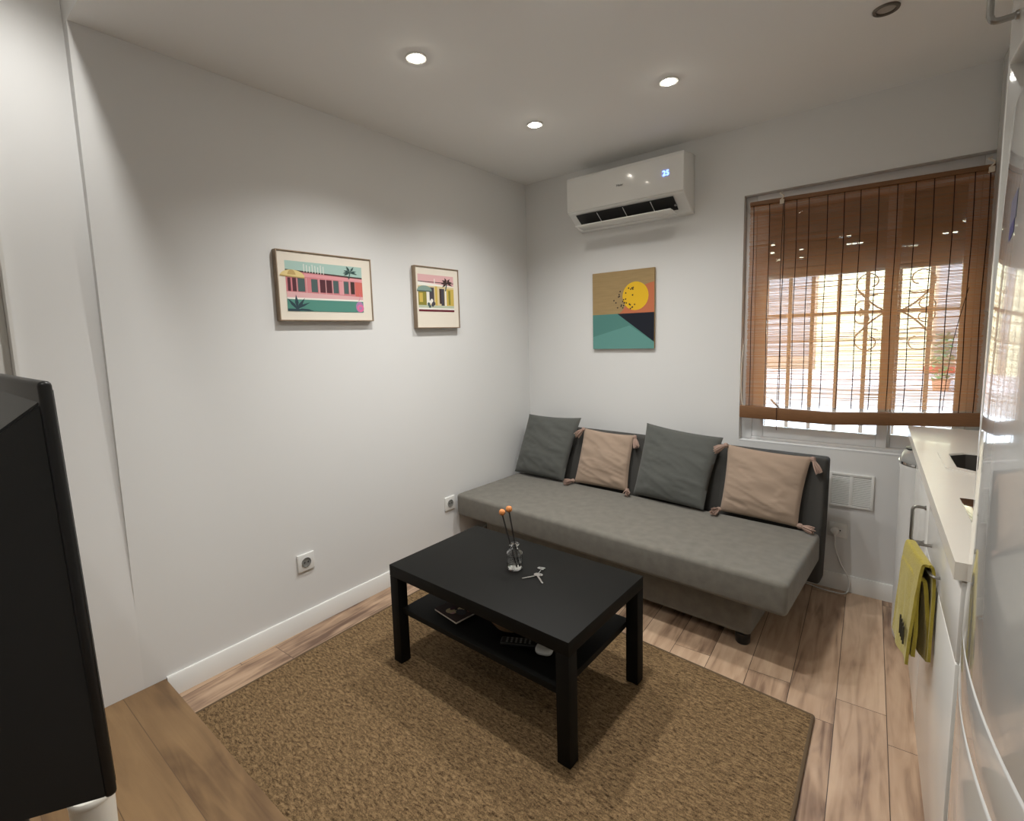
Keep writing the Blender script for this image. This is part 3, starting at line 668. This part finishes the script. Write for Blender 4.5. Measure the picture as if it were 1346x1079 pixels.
def pebble(z0, z1, rx, ry, zc, hz):
    b = NB(); bmesh.ops.create_uvsphere(b, u_segments=36, v_segments=18, radius=1)
    for v in b.verts:
        x, y, z = v.co; f = lambda t, p: math.copysign(abs(t)**p, t)
        v.co = Vector((rx*f(x, .62), ry*f(y, .62), min(z1, max(z0, zc+hz*f(z, .7)))))
    return b
obj('case_body', pebble(0, .0165, .032, .027, .0135, .0136), 'white', ec)
obj('case_lid', pebble(.0169, .03, .032, .027, .0135, .0136), 'white', ec)

# ------------------------------------------------------------------ television and white canister at lower left
tv = thing('television', 'black flat television seen from behind at the left edge', 'television', (1.45, -3.005, .816))
def tvp(z): return .018*(1-(z)/.53)      # slight tilt: lower edge further forward
b = NB(); bmv = []
HT = .556; WT = .90
box(b, (-WT, -.010, 0), (0, .004, HT), .006, 3)
for v in b.verts: v.co.y += .013*(1-v.co.z/HT)
obj('bezel', b, 'black', tv)
b = NB(); box(b, (-WT+.012, .0042, .012), (-.012, .0055, HT-.012))
for v in b.verts: v.co.y += .013*(1-v.co.z/HT)
obj('screen', b, 'screen', tv)
b = NB()
z1, z0 = .531, .003; x1 = -.010; D = .10
A = [(x1, -.0095, z1), (-WT-x1, -.0095, z1), (-WT-x1, -.0095, z0), (-.002, -.0095, z0)]
B = [(x1-.2*D, -.0095-D, z1-.8*D), (-WT-x1+.2*D, -.0095-D, z1-.8*D), (-WT-x1+.2*D, -.0095-D, z0+.28*D), (-.002-.2*D, -.0095-D, z0+.26*D)]
va = [b.verts.new(p) for p in A]; vb = [b.verts.new(p) for p in B]
b.faces.new(va); b.faces.new(vb[::-1])
for i in range(4): b.faces.new((va[i], va[(i+1) % 4], vb[(i+1) % 4], vb[i]))
bmesh.ops.bevel(b, geom=[e for e in b.edges if e.verts[0].co.y < -.02 or e.verts[1].co.y < -.02], offset=.003, segments=2, affect='EDGES')
for v in b.verts: v.co.y += .013*(1-v.co.z/HT)
obj('rear_shell', b, 'tvback', tv)
b = NB(); tube(b, [(-.56, -.05, -.730), (-.56, -.05, .06)], .018, 16); obj('pole', b, 'black', tv)
b = NB(); lathe(b, [(0, 0), (.17, 0), (.17, .010), (.16, .014), (0, .016)], 40, c=(-.56, -.05, -.7305)); obj('foot_plate', b, 'black', tv)
cu = thing('white_canister', 'white round canister on the wooden step under the television', 'canister', (.613, -2.90, .0853))
b = NB(); lathe(b, [(0, 0), (.044, 0), (.047, .004), (.049, .135), (0, .135)], 40); obj('canister_body', b, 'cup', cu)
b = NB(); lathe(b, [(0, .1355), (.0495, .1355), (.0505, .140), (.0505, .150), (.047, .155), (0, .156)], 40); obj('lid', b, 'cup', cu)

# ------------------------------------------------------------------ kitchen run (right)
def kthing(name, label, cat, x, y, z, group=None): return thing(name, label, cat, K2W(x, y, z), TH, group)
# worktop with sink cut-out (built in world coordinates so that it meets the back wall)
sink_o = [(.067, -.655), (.120, -.598), (.47, -.598), (.50, -.63), (.50, -.925), (.47, -.956), (.131, -.956), (.067, -.90)]
out = [(2.2560, -.038), (2.862, -.038)] + [tuple(K2W(.635, -1.7775).xy), tuple(K2W(0, -1.7775).xy)]
b = NB()
vo = [b.verts.new((x, y, .92)) for x, y in out]; vi = [b.verts.new((*K2W(x*.999+.0002, y).xy, .92)) for x, y in sink_o]
es = [b.edges.new((vo[i], vo[(i+1) % len(vo)])) for i in range(len(vo))] + [b.edges.new((vi[i], vi[(i+1) % 8])) for i in range(8)]
bmesh.ops.triangle_fill(b, use_beauty=True, use_dissolve=False, edges=es)
r = bmesh.ops.extrude_face_region(b, geom=b.faces[:]); bmesh.ops.translate(b, vec=(0, 0, -.038), verts=[g for g in r['geom'] if isinstance(g, bmesh.types.BMVert)])
for v in b.verts: v.co -= Vector((2.253, 0, .882))
wt = tag(obj('worktop', b, 'worktop', None, smooth=False, loc=(2.253, 0, .882)), 'cream kitchen worktop running from window to fridge', 'worktop')
# sink
sk = kthing('kitchen_sink', 'octagonal sink with dark bowl set into the cream worktop', 'sink', 0, 0, .9205)
def ring(bm, pts, z): return [bm.verts.new((x, y, z)) for x, y in pts]
def inset(pts, d):
    cx, cy = sum(p[0] for p in pts)/len(pts), sum(p[1] for p in pts)/len(pts)
    return [(cx+(x-cx)*(1-d/abs(.21)), cy+(y-cy)*(1-d/.18)) for x, y in pts]
b = NB(); rs = [ring(b, inset(sink_o, -.006), 0), ring(b, inset(sink_o, -.006), .004), ring(b, inset(sink_o, .022), .004), ring(b, inset(sink_o, .026), -.002)]
for A, B in zip(rs, rs[1:]):
    for i in range(8): b.faces.new((A[i], A[(i+1) % 8], B[(i+1) % 8], B[i]))
obj('rim', b, 'worktop', sk, smooth=False)
b = NB(); rs = [ring(b, inset(sink_o, .0255), -.001), ring(b, inset(sink_o, .035), -.16), ring(b, inset(sink_o, .055), -.175)]
for A, B in zip(rs, rs[1:]):
    for i in range(8): b.faces.new((A[i], A[(i+1) % 8], B[(i+1) % 8], B[i]))
b.faces.new(rs[-1]); obj('bowl', b, 'sinkdark', sk, smooth=False)
b = NB(); lathe(b, [(.04, -.1745), (.04, -.172), (.03, -.1735), (0, -.1735)], 24, c=(.285, -.777, 0)); obj('drain', b, 'steel', sk)
hb = kthing('cooktop', 'black glass cooktop set on the worktop next to the fridge', 'cooktop', 0, 0, .9203)
b = NB(); box(b, (.057, -1.76, 0), (.56, -1.283, .005), .0015); obj('glass_top', b, 'hob', hb)
b = NB()
for cx, cy, r_ in ((.19, -1.41, .075), (.42, -1.41, .09), (.19, -1.64, .09), (.42, -1.64, .075)):
    lathe(b, [(r_, .0052), (r_, .0054), (r_-.003, .0054), (r_-.003, .0052)], 40, c=(cx, cy, 0))
obj('cooking_zone', b, 'acgrey', hb)

def vhandle(parent, x, y, z0, z1, out_=.034):
    b = NB(); tube(b, spline([(x, y, z0), (x-out_*.8, y, z0), (x-out_, y, z0+.010)], 5) + spline([(x-out_, y, z1-.010), (x-out_*.8, y, z1), (x, y, z1)], 5), .0052, 10)
    for z in (z0, z1): lathe(b, [(.008, 0), (.0075, .004), (.005, .006)], 14, mx=Matrix.Translation((x, y, z)) @ Matrix.Rotation(-pi/2, 4, 'Y'))
    return obj('handle', b, 'steel', parent)
def carcass(t, ya, yb):
    b = NB()
    box(b, (.02, ya, 0), (.60, ya+.016, .8805)); box(b, (.02, yb-.016, 0), (.60, yb, .8805)); box(b, (.584, ya+.016, 0), (.60, yb-.016, .8805))
    box(b, (.02, ya+.016, .07), (.584, yb-.016, .086)); box(b, (.02, ya+.016, .84), (.05, yb-.016, .8805))
    obj('carcass', b, 'cab', t)
c1 = kthing('base_cabinet', 'white base cabinet with bow handle, between bin and towel', 'cabinet', .012, -.505, 0, 'base cabinets under the worktop')
carcass(c1, -.578, 0.0)
b = NB(); box(b, (0, -.576, .085), (.0195, -.002, .877), .003); dr = obj('door', b, 'cab', c1)
vhandle(dr, .0, -.50, .684, .803)
b = NB(); box(b, (.012, -.578, .0), (.0195, .0, .083)); obj('plinth', b, 'cab', c1)
c2 = kthing('base_cabinet', 'white base cabinet next to the fridge carrying the yellow towel', 'cabinet', .012, -1.086, 0, 'base cabinets under the worktop')
carcass(c2, -.688, -.001)
b = NB(); box(b, (0, -.686, .70), (.0195, -.003, .877), .003); dw = obj('drawer', b, 'cab', c2)
b = NB(); tube(b, spline([(0, -.372, .752), (-.014, -.372, .752), (-.021, -.34, .752), (-.0345, -.25, .752), (-.0478, -.165, .752), (-.040, -.142, .752), (0, -.138, .752)], 5), .0042, 10); obj('handle', b, 'steel', dw)
b = NB(); box(b, (0, -.686, .085), (.0195, -.003, .696), .003); obj('door', b, 'cab', c2)
b = NB(); box(b, (.012, -.688, .0), (.0195, -.001, .083)); obj('plinth', b, 'cab', c2)

# towel draped over the drawer handle: outer flap, fold over the bar, inner flaps
tw = kthing('hand_towel', 'mustard yellow terry towel draped over a cabinet handle', 'towel', .012, -1.086, .752)
def drape(path, y0, y1, th, seed, wav=.010, ny=26):
    b = NB(); pp = spline([(x, 0, z) for x, z in path], 7); F = []
    for j in range(ny+1):
        t = j/ny; row = []
        for k, p in enumerate(pp):
            s = abs(p.z)/.32
            y = y0+(y1-y0)*t
            yc = (y0+y1)/2; y = yc + (y-yc)*(1-.10*(1-min(1, s*2)))
            w = wav*min(1, s*1.8)*(sin(t*9+seed+s*2) + .6*noise.noise((t*5, p.z*12, seed)))
            row.append(b.verts.new((p.x - w*.5 - .004 + .017 - .026*t, y + .004*noise.noise((k*.3, t*3, seed)), p.z + .006*noise.noise((t*3, 0, seed+9))*min(1, s*3))))
        F.append(row)
    for j in range(ny):
        for k in range(len(pp)-1): b.faces.new((F[j][k], F[j+1][k], F[j+1][k+1], F[j][k+1]))
    bmesh.ops.recalc_face_normals(b, faces=b.faces[:]); bmesh.ops.solidify(b, geom=b.faces[:], thickness=th)
    return b
obj('outer_flap', drape([(-.070, -.270), (-.066, -.20), (-.061, -.12), (-.056, -.05), (-.049, .012), (-.036, .020), (-.022, .010), (-.0165, -.06), (-.016, -.15), (-.017, -.245)], -.356, -.160, .007, 1.0, .006), 'towel', tw, angle=70)
obj('inner_fold', drape([(-.054, -.250), (-.052, -.17), (-.050, -.08), (-.048, -.038), (-.045, -.033), (-.042, -.05), (-.038, -.10), (-.034, -.18), (-.032, -.255)], -.346, -.172, .009, 3.3, .008), 'towel', tw, angle=70)
b = NB()
for k in range(4):
    y = -.335+.014*k; xo = -.0615-.0018*k; box(b, (xo-.004, y, -.225+.003*k), (xo, y+.007, -.175+.004*k))
obj('woven_mark', b, 'towelband', tw)

# waste bin under the end of the worktop
bn = thing('waste_bin', 'tall white waste bin between the back wall and the base cabinets', 'bin', (2.347, -.362, .0005))
b = NB(); lathe(b, [(0, .012), (.098, .012), (.104, .02), (.108, .06), (.110, .783), (.113, .793), (.113, .808), (.104, .808), (.101, .78), (.096, .05), (0, .05)], 48); obj('bin_body', b, 'binbody', bn)
b = NB(); lathe(b, [(0, 0), (.094, 0), (.097, .006), (.097, .0118), (0, .0118)], 48); obj('base_ring', b, 'black', bn)
b = NB(); lathe(b, [(.113, .8085), (.115, .816), (.112, .838), (.100, .862), (.085, .873), (.07, .869), (.05, .862), (0, .860)], 48); ld = obj('lid', b, 'binlid', bn)
b = NB(); lathe(b, [(.1135, .8135), (.1165, .8135), (.1165, .822), (.1135, .822)], 48); obj('lid_ring', b, 'chrome', ld)
b = NB(); prism(b, [(.04*cos(a)*1.0-.055, .05*sin(a)) for a in [i*pi/10 for i in range(20)]], 'z', .870, .8775, .002); obj('flap', b, 'black', ld)

# wall cabinets and the cabinet over the fridge
wc = kthing('wall_cabinet', 'white wall cabinet up to the ceiling, right of the blind', 'cabinet', .237, -.04, 1.45, 'white upper kitchen cabinets')
b = NB(); box(b, (.02, -1.735, 0), (.40, .0, 1.055), .002); obj('carcass', b, 'cab', wc)
for k in range(3):
    b = NB(); box(b, (0, -.577*(k+1)+.001, .0), (.0195, -.577*k-.002, 1.053), .002); dd = obj('door', b, 'cab', wc)
    vhandle(dd, 0, -.577*k-.5, .04, .16)
oc = kthing('over_fridge_cabinet', 'white cabinet above the fridge with a steel bow handle', 'cabinet', .018, -1.7985, 1.86, 'white upper kitchen cabinets')
b = NB(); box(b, (.02, -.60, 0), (.62, .0, .645), .002); obj('carcass', b, 'cab', oc)
b = NB(); box(b, (0, -.598, .0), (.0195, -.002, .643), .003); dd = obj('door', b, 'cab', oc)
vhandle(dd, 0, -.062, .058, .19, .036)

tp = kthing('tall_end_panel', 'white tall end panel from floor to ceiling between worktop and fridge', 'panel', .0195, -1.7975, .0005)
b = NB(); box(b, (0, 0, 0), (.60, .014, 2.505), .0015); tp_o = obj('board', b, 'cab', tp)
# fridge freezer with bowed doors
fr = kthing('fridge_freezer', 'tall glossy white fridge freezer with bowed doors at the right edge', 'fridge', 0, -1.800, .0005)
b = NB(); box(b, (.066, -.598, .03), (.62, -.002, 1.748), .008, 2); obj('cabinet_body', b, 'fridge', fr)
def bowed(z0, z1, bulge=.0255, x0=.0165, xb=.0625, bev=.007):
    n = 24; pts = []
    for i in range(n+1):
        y = -.598*i/n - .001; q = (y+.3)/.3
        pts.append((x0 - bulge*(1-q*q), y))
    s = NB(); poly = pts + [(xb, -.599), (xb, -.001)]
    va = [s.verts.new((x, y, z0)) for x, y in poly]; vb = [s.verts.new((x, y, z1)) for x, y in poly]; m_ = len(poly)
    s.faces.new(va[::-1]); s.faces.new(vb)
    for i in range(m_): s.faces.new((va[i], va[(i+1) % m_], vb[(i+1) % m_], vb[i]))
    bmesh.ops.recalc_face_normals(s, faces=s.faces[:])
    eds = [e for e in s.edges if abs(e.verts[0].co.z-e.verts[1].co.z) < 1e-6 and not (e.verts[0].co.x > .05 and e.verts[1].co.x > .05)]
    eds += [e for e in s.edges if abs(e.verts[0].co.z-e.verts[1].co.z) > .01 and (abs(e.verts[0].co.y+.001) < 1e-4 or abs(e.verts[0].co.y+.599) < 1e-4) and e.verts[0].co.x < .03]
    bmesh.ops.bevel(s, geom=eds, offset=bev, segments=4, profile=.5, affect='EDGES'); return s
s_ = bowed(.846, 1.748, bev=.005)
for v in s_.verts:
    if v.co.x < .05: v.co.x += .0115*(v.co.z-.846)/.9
up = obj('fridge_door', s_, 'fridge', fr)
obj('grip_band', bowed(.745, .8435, .0255, .0165, .0625, .0035), 'fridge', fr)
obj('freezer_door', bowed(.07, .739, bev=.005), 'fridge', fr)
b = NB(); box(b, (.0628, -.59, .08), (.0655, -.01, 1.74)); obj('gasket', b, 'fgap', fr)
b = NB(); box(b, (.08, -.59, 0), (.6, -.01, .03)); obj('base_plinth', b, 'black', fr)
# small badge low contrast sticker on the fridge door
def fx_(y): q = (y+.3)/.3; return .0165-.0255*(1-q*q)
b = NB()
for (ya, yb_, za, zb, mi) in ((-.278, -.246, 1.535, 1.555, 0), (-.284, -.242, 1.555, 1.595, 1)):
    s = NB(); q = [s.verts.new((fx_(y)-.0006+.0115*(z-.846)/.9, y, z)) for y, z in ((ya, za), (yb_, za-.012), (yb_, zb-.012), (ya, zb))]; s.faces.new(q); merge(b, s, mi)
obj('sticker', b, ['sticker', 'stickerw'], up, smooth=False)

# ------------------------------------------------------------------ lamps
def downlight(x, y, z, lit, label, power=0, size=132, r=.042, colr=(1.0, .985, .945), aim=None):
    t = thing('ceiling_spotlight', label, 'ceiling light', (x, y, z), 0, 'recessed ceiling spotlights')
    b = NB(); lathe(b, [(r*.70, -.001), (r*.72, -.006), (r*.95, -.0065), (r*1.0, -.003), (r*1.0, -.0003), (r*.70, -.0003)], 40); obj('trim_ring', b, 'white' if lit else 'ringgrey', t)
    b = NB(); lathe(b, [(r*.62, -.0012), (r*.60, -.006), (r*.45, -.0115), (r*.2, -.014), (0, -.0145)], 32) if lit else lathe(b, [(r*.69, -.0012), (r*.5, -.003), (0, -.0035)], 32); obj('lamp', b, 'lampon' if lit else 'lampoff', t)
    if lit:
        l = bpy.data.lights.new('spot_lamp', 'SPOT'); l.energy = power; l.spot_size = rad(size); l.spot_blend = 1.0; l.shadow_soft_size = .025; l.color = colr
        o = bpy.data.objects.new('spot_lamp', l); COL.objects.link(o); o.parent = t; o.location = (0, 0, -.045)
        if aim: o.rotation_euler = Vector(aim).to_track_quat('-Z', 'Y').to_euler()
    return t
PW = 55
downlight(.688, -1.677, H, True, 'lit recessed ceiling spotlight nearest the left wall and the viewer', PW)
downlight(1.364, -.797, H, True, 'lit recessed ceiling spotlight in front of the air conditioner', PW*.62)
downlight(.669, -.834, H, True, 'lit recessed ceiling spotlight nearest the room corner', PW*.85)
downlight(2.123, -.768, H, False, 'unlit dark-ringed ceiling spotlight near the window', r=.040)
downlight(1.385, -1.66, H, True, 'lit ceiling spotlight above the coffee table, just out of view', PW)
downlight(.60, -2.672, 2.8, True, 'lit ceiling spotlight over the raised wooden step, out of view', PW*.55, 108, aim=(-.36, -.28, -.90))
downlight(1.385, -2.43, H, True, 'added fill spotlight above the near end of the rug, just out of view', PW*.62)  # unseen fill lamp, added to brighten the air conditioner front
downlight(2.05, -3.5, 2.8, True, 'added fill spotlight behind the viewer, out of view', PW*.55, 140)  # wide fill lamp added out of view to lift the whole room

# daylight
w = bpy.data.worlds.new('world'); SC.world = w; w.use_nodes = True
bg = w.node_tree.nodes['Background']; bg.inputs[0].default_value = (.56, .76, 1.0, 1); bg.inputs[1].default_value = 9
sn = bpy.data.lights.new('sun', 'SUN'); sn.energy = 7; sn.angle = rad(.6); sn.color = (1.0, .93, .82)
so = bpy.data.objects.new('sun', sn); COL.objects.link(so); so.rotation_euler = Vector((.25, .75, -.62)).to_track_quat('-Z', 'Y').to_euler()
so.location = (0, -5, 8)

SC.view_settings.view_transform = 'Standard'; SC.view_settings.look = 'None'; SC.view_settings.exposure = 0.0; SC.view_settings.gamma = 1.0
SC.view_settings.use_curve_mapping = False
SC.cycles.max_bounces = 10; SC.cycles.diffuse_bounces = 6; SC.cycles.glossy_bounces = 5; SC.cycles.transmission_bounces = 10; SC.cycles.transparent_max_bounces = 16
SC.cycles.caustics_reflective = False; SC.cycles.caustics_refractive = False
SC.cycles.use_denoising = True
SC.cycles.sample_clamp_indirect = 6.0
